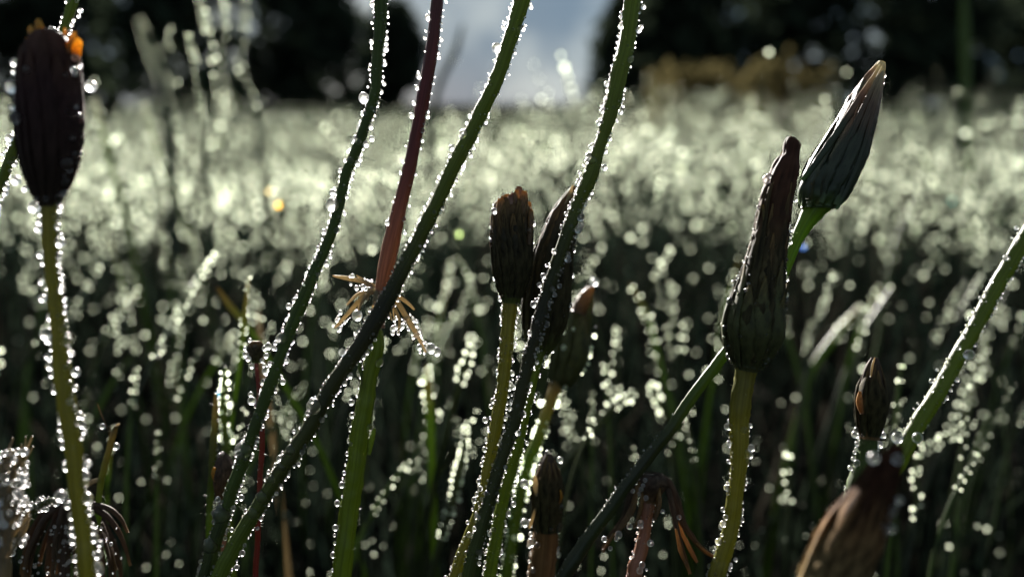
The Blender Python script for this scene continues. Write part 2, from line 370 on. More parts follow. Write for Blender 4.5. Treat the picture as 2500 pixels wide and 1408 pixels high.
blade('tall blurred stalk, rightmost of three crossing the top edge left of centre', [(600, -40), (598, 60), (585, 140), (600, 200), (640, 330), (650, 520)], .42, 12, rad=.0007, spacing=.006, front=0)
blade('dark thin grass stalk ending in a dew row below the top edge at left', [(458, 85), (480, 165), (488, 250), (500, 400), (518, 560), (535, 720)], .30, 14, rad=.0005, spacing=.003, t1=.4)
blade('short stalk carrying two lone bright dewdrops near the top at left', [(416, 60), (414, 130), (430, 200), (455, 330)], .40, 8, rad=.0007, spacing=.009, t1=.6)
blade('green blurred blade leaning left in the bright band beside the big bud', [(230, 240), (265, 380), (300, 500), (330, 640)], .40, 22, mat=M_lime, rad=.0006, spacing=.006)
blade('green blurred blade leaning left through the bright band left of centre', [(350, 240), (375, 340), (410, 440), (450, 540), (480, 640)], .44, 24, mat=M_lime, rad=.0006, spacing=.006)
blade('diagonal blade strung with dew leaning right, in the dark left of centre', [(530, 615), (470, 700), (430, 780), (385, 860), (350, 930), (310, 1040)], .21, 16, rad=.0005, spacing=.0017, t1=.62)
blade('thin upright green stalk with a pale tip right of the dewy diagonal blade', [(608, 675), (598, 760), (590, 850), (575, 960), (560, 1080)], .17, 16, mat=M_lime, rad=.0002, spacing=.002)
blade('plain green blade crossing behind the thin upright stalk', [(530, 700), (560, 745), (595, 785), (640, 850)], .2, 20, mat=M_lime, rad=0)
blade('short blade with pinkish brown tip between the thin stalk and the leaning stem', [(632, 755), (634, 800), (640, 870), (650, 950)], .22, 22, mat=M_dryblade, rad=.0005, spacing=.012, t1=.2)
blade('stubby blade topped with orange and dew in the dark right of the withered flower', [(1043, 890), (1045, 950), (1050, 1020), (1053, 1110)], .20, 28, mat=M_lime, rad=.0006, spacing=.0017, t1=.5)
blade('leaning dew covered blade right of the stubby orange tipped one', [(1152, 835), (1140, 880), (1120, 940), (1100, 1010), (1080, 1090)], .20, 24, rad=.0006, spacing=.0017, t1=.4, front=.8)
blade('dim blade with fine dew low in the dark, left of the stem cluster', [(1138, 1040), (1128, 1120), (1110, 1200), (1085, 1290), (1060, 1380)], .18, 24, rad=.0004, spacing=.0014, t1=.8, front=.7)
blade('slanting blade with dewy tip pointing right, in the dark right of the stem cluster', [(1555, 955), (1500, 990), (1450, 1050), (1390, 1120), (1330, 1200)], .20, 24, rad=.0006, spacing=.0017, t1=.3, front=.8)
blade('blade with dew clump at its tip meeting the bare diagonal stalk', [(1585, 935), (1612, 985), (1635, 1030), (1645, 1110), (1650, 1200)], .22, 26, rad=.0006, spacing=.002, t1=.32, front=.8)
blade('green blade leaning left above the dewy clump right of centre', [(1535, 690), (1575, 760), (1605, 860), (1630, 960), (1650, 1060)], .25, 20, mat=M_lime, rad=.0005, spacing=.003, t1=.5)
blade('pale dew coated blade pointing right at the far lower right', [(2385, 1030), (2330, 1060), (2270, 1090), (2215, 1130), (2170, 1190), (2140, 1300)], .21, 18, rad=.0005, spacing=.0018, t1=.4, front=.6)
blade('green blurred blade leaning right, behind the small brown bud', [(2100, 745), (2040, 820), (1985, 900), (1960, 990)], .30, 28, mat=M_lime, rad=.0006, spacing=.006)
blade('second green blurred blade leaning right of the small brown bud', [(2180, 700), (2120, 800), (2075, 900), (2040, 1000)], .32, 28, rad=.0006, spacing=.005)
blade('column of dew on an upright blade left of the small brown bud', [(1925, 1090), (1920, 1150), (1928, 1200), (1925, 1280), (1920, 1360)], .22, 12, rad=.0006, spacing=.0035, t1=.5, front=.3)
blade('short upright blade with round dewdrops under the foreground bud tip', [(2250, 1080), (2235, 1150), (2240, 1230), (2225, 1320), (2210, 1400)], .2, 18, rad=.0006, spacing=.003, t1=.6, front=.4)
blade('leaning dewy blade between the right stem and the right edge', [(2410, 850), (2370, 920), (2340, 1000), (2300, 1090), (2260, 1190)], .26, 16, rad=.0006, spacing=.004, t1=.6, front=.5)
blade('tall pale blurred stalk rising out of the top edge at the far right', [(2352, -60), (2355, 60), (2357, 160), (2362, 300), (2370, 480)], .9, 40, mat=M_cold, rad=0)
blade('dark leaf silhouetted against the bright sky gap', [(1130, 60), (1110, 130), (1080, 190), (1060, 260), (1050, 380)], .8, 26, rad=.0009, spacing=.05, t1=.3)
blade('tall thin stalk ending in one lone round dewdrop above the meadow right of centre', [(1380, 165), (1388, 215), (1393, 270), (1400, 420)], .5, 9, rad=.0009, spacing=.011, t1=.5, front=0)
blade('lone dewdrop on a thin stalk left of the pointed bud tip', [(2062, 162), (2064, 230), (2070, 400)], .6, 9, rad=.0011, spacing=.03, t1=.15, front=0)
blade('thin stalk tipped with a dewdrop at the far right over the dark trees', [(2330, 215), (2335, 290), (2340, 450)], .55, 9, rad=.001, spacing=.03, t1=.15, front=0)
# many more of the same kind, which nothing tells apart
spots = []
for i in range(115):
    x = U(-60, 2560); d = U(.17, .34); y = 560 + (.36 - d) / .19 * 520 + U(-110, 160)
    if x > 1400: y -= 60
    spots.append((x, y, d))
for x, y, d in spots:
    ln = U(-.55, .6) + (.15 if x < 1200 else .1); hgt = U(280, 440)
    dim = y > 900
    q = [(x, y), (x - ln * hgt * .3, y + hgt * .3), (x - ln * hgt * .52, y + hgt * .62), (x - ln * hgt * .66, y + hgt)]
    blade('slender grass blade beaded with dew, out of focus behind the flower stalks', q, d, U(9, 18), mat=random.choice([M_blade, M_blade, M_blade, M_cold, M_cold, M_blade, M_lime]), rad=U(.00016, .0003) if dim else U(.0003, .0005), spacing=U(.0024, .005),
          t1=U(.2, .5), group='dewy grass blades behind the flower stalks', cap=16, front=.2)

def hairs(parent, q, mat, per=1500, ln=.0006):
    """the fine downy hair of a stalk, one mass"""
    S = spline(q, .0005); V = []; Fc = []
    n = int(sum((S[i][0] - S[i - 1][0]).length for i in range(1, len(S))) * per)
    for k in range(n):
        i = random.randrange(1, len(S)); c, rr = S[i]; T = (c - S[i - 1][0]).normalized(); side = T.cross(VIEW).normalized(); nn = side.cross(T).normalized()
        a = U(0, 6.283); o = side * math.cos(a) + nn * math.sin(a); b0 = c + o * rr * .9 + T * U(-.0003, .0003); e = b0 + (o + T * U(-.7, .7) + nn * U(-.3, .3)) * ln * U(.4, 1.3)
        t1 = T * .000035; t2 = o.cross(T) * .000035; m = len(V); V += [b0 + t1, b0 - t1 * .5 + t2, b0 - t1 * .5 - t2, e]; Fc += [(m, m + 1, m + 3), (m + 1, m + 2, m + 3), (m + 2, m, m + 3)]
    tag(mesh_ob('hair', V, Fc, M_hair, parent, smooth=False), kind='stuff')
M_hair = plant_mat('downy_hair', flat((.30, .30, .24)), .5, 1.0, streak=1, bump=0)
# ------------------------------------------------------------------ the flower stalks
def plant(name, label, cat, pts, d, mat, ground=True, **kw):
    q = px(pts, d, .9); full = to_ground(q) if ground else q
    r = empty(name, full[-1][0] if ground else q[-1][0]); tag(r, label, cat)
    tube('stem', full, mat, r, n=16, step=.0006, ribs=kw.get('ribs', 7), rib=kw.get('rib', .06), rough=kw.get('rough', .16), freq=kw.get('freq', 500), rough2=kw.get('rough2', .09), wob=.00022)
    if kw.get('hairs', True): hairs(r, q, mat)
    return r, q
def head(name, r, pts, d, mat, ribs=13, rib=.05, rough=.08, n=52, freq=350, rough2=.06):
    return tube(name, px(pts, d), mat, r, n=n, step=.0003, ribs=ribs, rib=rib, rough=rough, freq=freq, rough2=rough2)
def strand(name, r, pts, d, mat, flat_=.35, turn=None, n=8):
    return tube(name, px(pts, d), mat, r, n=n, step=.0005, flat_=flat_, turn=U(-1, 1) if turn is None else turn, rough=.2, freq=700)
def wrap(r, pts, d, mat, n, ta, tb, wf=.5, tip=.12, out=1.03, arc=(0, 6.283), jag=.12):
    """lance shaped bracts laid round a bud: from share tb of its length (base) up to about ta (free tip)"""
    S = spline(px(pts, d), .0004); m = len(S)
    for k in range(n):
        ph = arc[0] + (arc[1] - arc[0]) * (k + U(.2, .8)) / n; a0 = max(0, ta + U(-jag, jag)); L = []
        for j in range(7):
            f = a0 + (tb - a0) * j / 6; i = min(m - 1, int(f * (m - 1))); c, rr = S[i]
            T = (S[min(i + 1, m - 1)][0] - S[max(i - 1, 0)][0]).normalized(); side = T.cross(VIEW).normalized(); nn = side.cross(T).normalized()
            lift = out + (tip if j == 0 else tip * .35 if j == 1 else 0)
            wd = max(.0001, rr * wf * (.14, .5, .8, 1, 1, .9, .7)[j]); L.append((c + (side * math.cos(ph + .05 * j) + nn * math.sin(ph + .05 * j)) * rr * lift, wd))
        tube('bract', L, mat, r, n=8, step=.0006, flat_=.22, turn=ph - math.pi / 2, rough=.25, freq=900)
def drop(r, items, d):
    """(x, y, diameter in picture pixels): the large drops"""
    dew(r, [(P(x, y, d), s * .56 * d / F) for x, y, s in items], cap=400)

# A: big purple-dark bud at left
dA = .098
A, q = plant('yellow_flower_bud', 'large closed purple dark bud with yellow petal tips at the left edge', 'flower bud',
    [(117, 470, 50), (120, 540, 40), (124, 620, 36), (136, 740, 36), (146, 850, 42), (158, 950, 46), (174, 1050, 44), (186, 1180, 40), (204, 1300, 42), (215, 1420, 44)], dA, M_olive)
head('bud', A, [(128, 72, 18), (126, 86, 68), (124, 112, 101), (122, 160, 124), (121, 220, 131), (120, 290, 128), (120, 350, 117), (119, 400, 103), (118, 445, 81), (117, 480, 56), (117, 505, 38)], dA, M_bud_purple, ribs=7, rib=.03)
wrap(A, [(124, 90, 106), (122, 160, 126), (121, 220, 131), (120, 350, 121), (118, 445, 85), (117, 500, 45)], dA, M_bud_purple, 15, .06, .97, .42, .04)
for (x0, y0, x1, y1, wd) in [(84, 125, 74, 62, 22), (100, 120, 94, 46, 24), (74, 140, 66, 92, 16), (162, 120, 180, 78, 32), (178, 140, 190, 92, 24), (144, 112, 160, 70, 26), (128, 110, 136, 74, 16), (112, 112, 118, 70, 18)]:
    strand('petal', A, [(x1 + U(-4, 4), y1, wd * .35), (x1, y1 + 10, wd * .8), ((x0 + x1) / 2 + 2, (y0 + y1) / 2, wd), (x0, y0 + 10, wd)], dA + U(-.0015, .0015), M_yellow, .22)
bA = stem_beads(q, .00043, .00098, .04) + stem_beads(px([(124, 120, 122), (121, 220, 142), (120, 350, 128), (118, 445, 92), (117, 505, 48)], dA), .00045, .00105, .12, t0=.05)
dew(A, bA)
# A2: thin double string of dew behind it
B2, q = plant('dewy_stalk', 'thin dark stalk with double dew string behind the big purple bud', 'stalk',
    [(190, -40, 26), (168, 40, 26), (140, 120, 26), (95, 230, 26), (40, 350, 26), (5, 440, 24), (-40, 560, 26)], .112, M_dark)
dew(B2, stem_beads(q, .00036, .001, .2, zmin=.2))

# B
B, q = plant('dewy_stalk', 'slender dark green stalk left of the red one, curving down to the lower left', 'stalk',
    [(932, -40, 38), (925, 100, 32), (916, 220, 28), (893, 300, 26), (868, 370, 28), (845, 430, 26), (825, 510, 26), (797, 600, 27), (765, 670, 30), (735, 740, 34), (705, 810, 32), (680, 880, 30), (655, 950, 34), (625, 1040, 30), (590, 1130, 33), (560, 1220, 34), (530, 1310, 36), (498, 1420, 38)], .120, M_cold, rough=.14)
dew(B, stem_beads(q, .00030, .00085, .22, jit=.4), cap=85)
drop(B, [(812, 500, 30), (888, 240, 22), (690, 825, 26), (683, 826, 18), (594, 1098, 36), (588, 1110, 20), (540, 1255, 36), (538, 1240, 20), (515, 1330, 34), (772, 632, 16), (812, 470, 14), (868, 340, 16)], .1195)
# C: red stalk with the withered flower
Cc, q = plant('withered_flower', 'red stalk turning brown above a withered yellow flower joint, green below it', 'flower',
    [(912, 790, 34), (918, 850, 42), (900, 930, 42), (884, 1030, 50), (866, 1150, 50), (848, 1290, 50), (832, 1420, 50)], .122, M_green, ribs=6)
qc = px([(1072, -40, 30), (1056, 110, 30), (1035, 230, 32), (1014, 340, 30), (1000, 410, 32), (982, 480, 34), (966, 550, 38), (950, 620, 42), (936, 690, 36), (930, 735, 26), (925, 800, 30)], .1215)
tube('upper_stem', qc, M_red, Cc, n=16, step=.0006, ribs=5, rib=.05, rough=.08, freq=400, rough2=.04)
for pts in [[(812, 673, 5), (850, 680, 11), (890, 688, 12), (922, 705, 12)], [(818, 800, 7), (850, 765, 14), (885, 725, 14), (925, 705, 11)], [(845, 745, 5), (880, 715, 10), (925, 715, 10)],
            [(1040, 860, 5), (1020, 820, 11), (990, 770, 14), (960, 720, 12)], [(1012, 756, 5), (990, 735, 11), (945, 705, 10)], [(972, 815, 5), (975, 780, 12), (958, 740, 11)], [(870, 672, 5), (900, 692, 8), (925, 712, 8)]]:
    strand('bract', Cc, pts, .1235, M_straw, .4)
for k in range(16):
    a = U(-2.6, .2) + (3.4 if R() < .8 else 0); L_n = U(30, 80); x1 = 930 + math.cos(a) * L_n; y1 = 712 + math.sin(a) * L_n * .8 + 15
    strand('bract', Cc, [(x1 + U(-8, 8), y1 + U(0, 16), 3), (930 + math.cos(a) * L_n * .75, 712 + math.sin(a) * L_n * .4 - 4, 8), (930 + math.cos(a) * 14, 710, 9), (930, 722, 8)], .1235 + U(-.003, .002), M_straw, .3)
strand('side_leaf', Cc, [(915, 1045, 6), (908, 1070, 14), (900, 1110, 10)], .1215, M_green, .3)
strand('side_leaf', Cc, [(870, 860, 5), (880, 900, 12), (890, 950, 8)], .1215, M_cold, .3)
dew(Cc, stem_beads(qc, .00031, .0021, .06, t0=.03, t1=.72) + stem_beads(q, .0003, .0018, .03, sides=(0, 1)) + stem_beads(px([(850, 765, 20), (818, 800, 10)], .1235), .0003, .0006) + stem_beads(px([(990, 770, 20), (1040, 860, 8)], .1235), .0003, .0006) + stem_beads(px([(980, 770, 20), (965, 815, 8)], .1235), .0004, .0007) + stem_beads(px([(850, 682, 14), (910, 695, 16)], .1235), .00025, .0006), cap=85)
drop(Cc, [(925, 884, 20), (1052, 850, 22), (1066, 858, 18), (1023, 187, 14), (901, 1043, 16), (1067, 130, 13)], .1215)
# D: long diagonal
D, q = plant('dewy_stalk', 'long diagonal olive stalk leaning right from the bottom left to the top centre', 'stalk',
    [(1290, -50, 44), (1248, 90, 40), (1220, 175, 38), (1182, 260, 38), (1140, 345, 40), (1100, 425, 38), (1062, 500, 38), (1020, 590, 38), (982, 660, 38), (942, 740, 44), (900, 812, 46), (862, 870, 42), (812, 940, 40), (762, 1030, 40), (712, 1110, 42), (660, 1190, 38), (610, 1270, 40), (570, 1340, 42), (528, 1420, 42)], .118, M_dark, rough=.13)
dew(D, stem_beads(q, .00029, .00082, .12, jit=.38), cap=88)
drop(D, [(768, 992, 34), (762, 978, 14), (712, 1100, 26), (690, 1138, 26), (683, 1118, 14), (642, 1212, 28), (620, 1250, 24), (668, 1168, 22), (1132, 330, 22), (1212, 118, 20), (1195, 210, 12), (872, 770, 24), (835, 860, 16)], .1175)
strand('leaflet', D, [(800, 950, 6), (792, 975, 18), (780, 1005, 14), (776, 1015, 6)], .1175, M_lime, .4)
# E: stalk right of centre
E_, q = plant('dewy_stalk', 'green to dark stalk from the top edge, crossing the buds of the middle cluster', 'stalk',
    [(1552, -50, 44), (1532, 90, 42), (1512, 180, 44), (1494, 260, 42), (1470, 340, 32), (1450, 390, 38), (1440, 430, 40), (1410, 500, 34), (1378, 590, 36), (1348, 680, 34), (1318, 780, 34), (1292, 880, 34), (1262, 1000, 34), (1225, 1120, 34), (1190, 1230, 34), (1165, 1320, 34), (1140, 1420, 34)], .1185, M_dark, rough=.12)
dew(E_, stem_beads(q, .00031, .00083, .12, t1=.34, sides=(1, 1)) + stem_beads(q, .00029, .00085, .5, t0=.34), cap=94)
Fh = [(1402, 455, 10), (1396, 480, 30), (1380, 530, 56), (1360, 590, 76), (1346, 650, 88), (1336, 710, 92), (1330, 770, 90), (1324, 820, 78), (1318, 860, 40)]
drop(E_, [(1438, 384, 18), (1448, 395, 22), (1418, 530, 18), (1412, 560, 16), (1386, 632, 16)], .118)
# F: dark closed bud crossed by E
Fp, q = plant('closed_flower_bud', 'dark narrow middle bud, crossed by the stalk in front of it', 'flower bud',
    [(1318, 850, 36), (1296, 940, 30), (1275, 1030, 32), (1252, 1130, 32), (1228, 1230, 32), (1208, 1330, 34), (1192, 1420, 34)], .125, M_green)
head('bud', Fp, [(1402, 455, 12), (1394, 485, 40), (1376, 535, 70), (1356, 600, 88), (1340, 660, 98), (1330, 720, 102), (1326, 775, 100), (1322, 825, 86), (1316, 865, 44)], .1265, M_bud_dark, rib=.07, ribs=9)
wrap(Fp, Fh, .1265, M_bract, 12, .12, .96, .5, .08, 1.08)
for a in [(1398, 452), (1410, 462), (1390, 470)]: strand('petal', Fp, [(a[0], a[1], 5), (a[0] - 8, a[1] + 30, 12), (a[0] - 20, a[1] + 70, 10)], .125, M_straw)
dew(Fp, stem_beads(px([(1380, 530, 62), (1346, 650, 96), (1330, 770, 98), (1318, 860, 44)], .1265), .0003, .0011, .5) + stem_beads(q, .00027, .00085, .25))
# G: bud left of it
Gp, q = plant('closed_flower_bud', 'ragged topped brown and dark bud, left one of the middle cluster', 'flower bud',
    [(1247, 720, 46), (1243, 780, 38), (1238, 850, 36), (1228, 940, 32), (1212, 1030, 34), (1195, 1130, 32), (1175, 1230, 34), (1142, 1330, 36), (1112, 1420, 38)], .121, M_olive)
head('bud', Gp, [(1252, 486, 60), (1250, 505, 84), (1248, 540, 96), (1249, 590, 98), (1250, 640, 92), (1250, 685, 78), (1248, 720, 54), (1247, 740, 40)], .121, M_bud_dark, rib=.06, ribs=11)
for i, (x, y, wd) in enumerate([(1268, 456, 24), (1280, 466, 22), (1292, 492, 20), (1254, 470, 20), (1238, 474, 22), (1222, 484, 24), (1209, 505, 20), (1262, 464, 20), (1202, 530, 18), (1246, 476, 20), (1228, 478, 20), (1298, 512, 14), (1199, 560, 12)]):
    strand('petal', Gp, [(x, y, wd * .6), (x - (x - 1250) * .03, y + 16, wd), (x + (1250 - x) * .06, y + 40, wd), (x + (1250 - x) * .14, y + 85, wd * .8)], .121 - (.0022 if i % 2 else -.001), M_orange if i % 3 else M_brown, .45)
wrap(Gp, [(1252, 480, 76), (1250, 510, 88), (1248, 560, 92), (1250, 640, 86), (1250, 690, 70), (1248, 735, 42)], .121, M_bract, 18, .16, .96, .45, .06)
dew(Gp, stem_beads(px([(1250, 500, 86), (1248, 540, 98), (1250, 640, 94), (1247, 740, 44)], .121), .0003, .0009, .25) + stem_beads(q, .0003, .00085, .3))
# H: small bud behind the cluster
Hp, q = plant('closed_flower_bud', 'small blurred bud with brownish tip behind and right of the middle cluster', 'flower bud',
    [(1362, 930, 40), (1340, 990, 30), (1318, 1060, 30), (1290, 1130, 30), (1270, 1210, 32), (1250, 1320, 32), (1235, 1420, 32)], .155, M_lime)
head('bud', Hp, [(1442, 700, 14), (1428, 735, 44), (1412, 775, 60), (1400, 820, 74), (1388, 870, 82), (1376, 910, 76), (1362, 945, 44)], .156, M_bract_olive)
wrap(Hp, [(1442, 705, 20), (1412, 775, 60), (1400, 820, 74), (1388, 870, 82), (1362, 945, 44)], .156, M_bract_olive, 10, .15, .97, .5, .08)
strand('petal', Hp, [(1446, 700, 12), (1430, 725, 34), (1412, 765, 40)], .154, M_orange, .8)
dew(Hp, stem_beads(px([(1420, 780, 76), (1388, 870, 90), (1366, 935, 50)], .156), .0004, .0014, .1) + stem_beads(q, .0004, .0013, .5), BEAD_MID); drop(Hp, [(1450, 688, 16)], .165)
# I: large brown bud at right
I_, q = plant('closed_flower_bud', 'tall closed brown bud with ruffled base, in front of the bare diagonal stalk', 'flower bud',
    [(1825, 850, 62), (1818, 920, 54), (1808, 1010, 52), (1804, 1090, 46), (1800, 1180, 42), (1785, 1280, 42), (1765, 1360, 44), (1745, 1430, 46)], .115, M_olive)
head('bud', I_, [(1938, 341, 30), (1934, 350, 40), (1930, 380, 40), (1922, 400, 56), (1908, 440, 70), (1898, 480, 74), (1888, 530, 78), (1878, 590, 84), (1868, 650, 96), (1856, 710, 112), (1844, 760, 128), (1836, 810, 134), (1830, 850, 118), (1826, 880, 80), (1822, 905, 52)], .115, M_bud_brown, rib=.045, ribs=10, rough=.12)
for (x, y) in [(1950, 342), (1955, 352), (1926, 340), (1952, 372)]: strand('pappus', I_, [(x, y, 4), (x - 8, y + 12, 12), (1935, y + 40, 14)], .115, M_brown)
Ih = [(1934, 350, 36), (1922, 400, 52), (1898, 480, 70), (1878, 590, 80), (1868, 650, 92), (1856, 710, 108), (1844, 760, 124), (1836, 810, 130), (1828, 870, 90), (1822, 905, 52)]
wrap(I_, Ih, .115, M_bract, 15, .24, .97, .36, .12, 1.02, jag=.2)
wrap(I_, Ih, .115, M_bract_olive, 12, .60, .98, .36, .22, 1.07, jag=.08)
strand('bract', I_, [(1862, 500, 8), (1868, 560, 14), (1850, 640, 12), (1806, 720, 12), (1795, 790, 8)], .1135, M_bract_olive, .5)
dew(I_, stem_beads(px([(1868, 640, 96), (1850, 730, 124), (1836, 810, 140), (1824, 890, 70)], .115), .00027, .0008, .9) + stem_beads(px([(1898, 480, 74), (1878, 590, 84), (1868, 640, 96)], .115), .0002, .0016, .3) + stem_beads(q, .00032, .0009, .08, t0=.3) , cap=90)
drop(I_, [(1873, 438, 20), (1877, 430, 12), (1818, 1108, 24), (1925, 578, 14), (1928, 590, 12), (1918, 680, 14), (1920, 720, 12), (1783, 735, 16), (1775, 800, 20), (1780, 845, 18)], .1145)
# J: pointed green bud and its bare diagonal stalk
J, q = plant('pointed_flower_bud', 'pointed green bud with pale tip on a long bare diagonal stalk at the upper right', 'flower bud',
    [(2002, 490, 72), (1976, 530, 50), (1950, 575, 34), (1925, 640, 28), (1890, 710, 28), (1835, 780, 28), (1770, 862, 28), (1710, 942, 30), (1655, 1020, 31), (1590, 1105, 32), (1525, 1190, 33), (1465, 1275, 35), (1415, 1345, 38), (1365, 1425, 40)], .122, M_neck, rough=.05, ribs=5)
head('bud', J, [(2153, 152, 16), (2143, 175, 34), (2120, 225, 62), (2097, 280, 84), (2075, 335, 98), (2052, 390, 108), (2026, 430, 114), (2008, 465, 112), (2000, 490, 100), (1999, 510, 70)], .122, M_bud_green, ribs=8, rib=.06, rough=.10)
for pts in [[(2150, 158, 5), (2105, 230, 14), (2040, 330, 18), (1990, 400, 16), (1958, 440, 10)], [(2158, 168, 5), (2125, 260, 16), (2085, 370, 20), (2040, 500, 14)], [(2155, 162, 5), (2100, 280, 16), (2050, 390, 18), (2005, 495, 12)], [(2156, 175, 4), (2134, 270, 12), (2105, 370, 14), (2068, 460, 12), (2042, 510, 10)], [(2146, 158, 8), (2120, 190, 20), (2085, 260, 16)]]:
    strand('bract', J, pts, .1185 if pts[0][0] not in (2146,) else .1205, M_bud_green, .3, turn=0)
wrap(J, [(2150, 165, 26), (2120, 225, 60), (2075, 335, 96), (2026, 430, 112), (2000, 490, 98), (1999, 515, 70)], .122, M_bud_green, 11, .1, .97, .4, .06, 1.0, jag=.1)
drop(J, [(2152, 162, 12), (2156, 185, 12), (2154, 203, 9), (2140, 255, 9), (1940, 487, 13), (1930, 560, 10), (1934, 575, 10), (2147, 180, 8)], .122)
dew(J, stem_beads(q, .00013, .0011, .0, t0=.55, sides=(0, 1)))
# K: right stalk
K_, q = plant('dewy_stalk', 'bright green dewy stalk leaning right, running out of the right edge', 'stalk',
    [(2540, 520, 34), (2500, 580, 38), (2465, 645, 38), (2430, 705, 38), (2390, 780, 38), (2350, 850, 38), (2310, 920, 40), (2270, 985, 42), (2232, 1050, 42), (2200, 1110, 42), (2150, 1200, 42), (2100, 1300, 42), (2060, 1420, 42)], .110, M_green)
dew(K_, stem_beads(q, .00024, .0011, .2, t1=.62, sides=(1, 1), jit=.35))
drop(K_, [(2365, 865, 20), (2190, 1068, 24), (2240, 1068, 22)], .108)
# L: small dried bud
L_, q = plant('dried_flower_bud', 'small dried dark bud with an orange patch, above the blurred foreground bud', 'flower bud',
    [(2122, 1030, 34), (2118, 1100, 50), (2098, 1180, 60), (2075, 1270, 66), (2050, 1360, 66), (2036, 1420, 66)], .126, M_cold)
head('bud', L_, [(2136, 872, 14), (2132, 900, 38), (2131, 935, 54), (2129, 970, 66), (2126, 1005, 62), (2122, 1040, 50), (2120, 1070, 44)], .126, M_blackbract, ribs=7, rib=.09)
strand('petal', L_, [(2100, 955, 6), (2098, 980, 16), (2104, 1010, 8)], .124, M_orange)
strand('petal', L_, [(2136, 872, 6), (2130, 890, 12), (2126, 920, 8)], .124, M_straw)
wrap(L_, [(2136, 874, 12), (2131, 935, 54), (2128, 975, 66), (2120, 1065, 44)], .126, M_bract, 9, .1, .97, .5, .15, 1.06)
dew(L_, stem_beads(q, .00036, .0010, .1, jit=.3)); drop(L_, [(2102, 950, 12), (2108, 935, 11), (2088, 1060, 16), (2150, 1048, 14), (2155, 1062, 14), (2146, 1085, 16), (2092, 1050, 14)], .126)
FB = plant_mat('foreground_bud', [(0, (.05, .018, .010)), (.3, (.045, .020, .010)), (.5, (.13, .07, .03)), (1, (.2, .15, .07))], .55, 1.0, rough=.8, spec=.15, streak=6, var=.85)
# M: blurred foreground bud
M_, q = plant('foreground_flower_bud', 'large out of focus brown bud cut off by the bottom edge at lower right', 'flower bud',
    [(2040, 1400, 150), (2015, 1480, 120), (1990, 1560, 70), (1975, 1660, 50)], .087, M_olive)
head('bud', M_, [(2194, 1085, 20), (2180, 1112, 44), (2160, 1150, 68), (2136, 1200, 96), (2106, 1260, 112), (2072, 1320, 128), (2036, 1390, 136), (2012, 1450, 128)], .087,
     FB, ribs=9, rib=.05)
drop(M_, [(2190, 1064, 20), (2133, 1118, 24), (2190, 1120, 20), (2182, 1245, 20), (2172, 1262, 20), (2152, 1285, 22), (2132, 1308, 24), (2116, 1365, 20), (2160, 1300, 18), (2178, 1290, 18), (2196, 1220, 18)], .0845)
wrap(M_, [(2194, 1085, 20), (2160, 1150, 68), (2106, 1260, 112), (2072, 1320, 128), (2012, 1450, 128)], .087, FB, 12, .15, .97, .4, .14)
# N: drooping dried flower
Np, q = plant('drooping_dried_flower', 'dried brown flower head with drooping spidery bracts at bottom centre right', 'flower',
    [(1592, 1165, 40), (1584, 1220, 34), (1574, 1290, 32), (1562, 1350, 36), (1545, 1425, 42)], .125, M_brown)
head('receptacle', Np, [(1592, 1156, 40), (1592, 1164, 66), (1590, 1180, 72), (1588, 1200, 52), (1586, 1225, 34)], .125, M_blackbract, ribs=7, rib=.1)
for pts, mt, dd in [([(1572, 1162, 16), (1550, 1185, 20), (1538, 1220, 20), (1520, 1270, 16), (1490, 1310, 16), (1470, 1345, 10)], M_blackbract, .124),
    ([(1560, 1175, 12), (1545, 1230, 14), (1530, 1265, 16), (1505, 1300, 10)], M_orange, .1235), ([(1570, 1200, 10), (1562, 1250, 12), (1548, 1290, 8)], M_orange, .124),
    ([(1600, 1160, 18), (1632, 1180, 22), (1650, 1220, 22), (1665, 1270, 18), (1690, 1310, 14), (1715, 1340, 12), (1742, 1358, 8)], M_blackbract, .1245),
    ([(1630, 1190, 14), (1645, 1250, 14), (1655, 1300, 12), (1668, 1350, 12), (1685, 1400, 8)], M_blackbract, .1235), ([(1640, 1240, 10), (1665, 1300, 10), (1690, 1350, 12), (1702, 1372, 6)], M_orange, .125),
    ([(1608, 1190, 10), (1608, 1230, 18), (1598, 1268, 10)], M_orange, .123), ([(1650, 1290, 6), (1662, 1345, 10), (1675, 1375, 6)], M_orange, .1228), ([(1700, 1325, 6), (1722, 1345, 9), (1740, 1356, 6)], M_orange, .1235),
    ([(1555, 1205, 10), (1548, 1240, 14), (1540, 1262, 8)], M_orange, .1225), ([(1500, 1300, 8), (1486, 1322, 12), (1472, 1342, 6)], M_orange, .1232)]:
    strand('bract', Np, pts, dd, mt, .45)
drop(Np, [(1568, 1153, 9), (1558, 1166, 8), (1552, 1178, 9), (1575, 1172, 9), (1570, 1184, 9), (1565, 1194, 10), (1560, 1205, 9), (1545, 1198, 10), (1577, 1215, 10), (1537, 1285, 12), (1510, 1305, 16), (1505, 1315, 10), (1475, 1315, 12), (1564, 1275, 12), (1566, 1285, 9), (1588, 1325, 15), (1658, 1262, 10), (1568, 1378, 14), (1562, 1392, 14), (1618, 1248, 9), (1490, 1338, 9)], .1225)
dew(Np, stem_beads(q, .00022, .0012, .3))
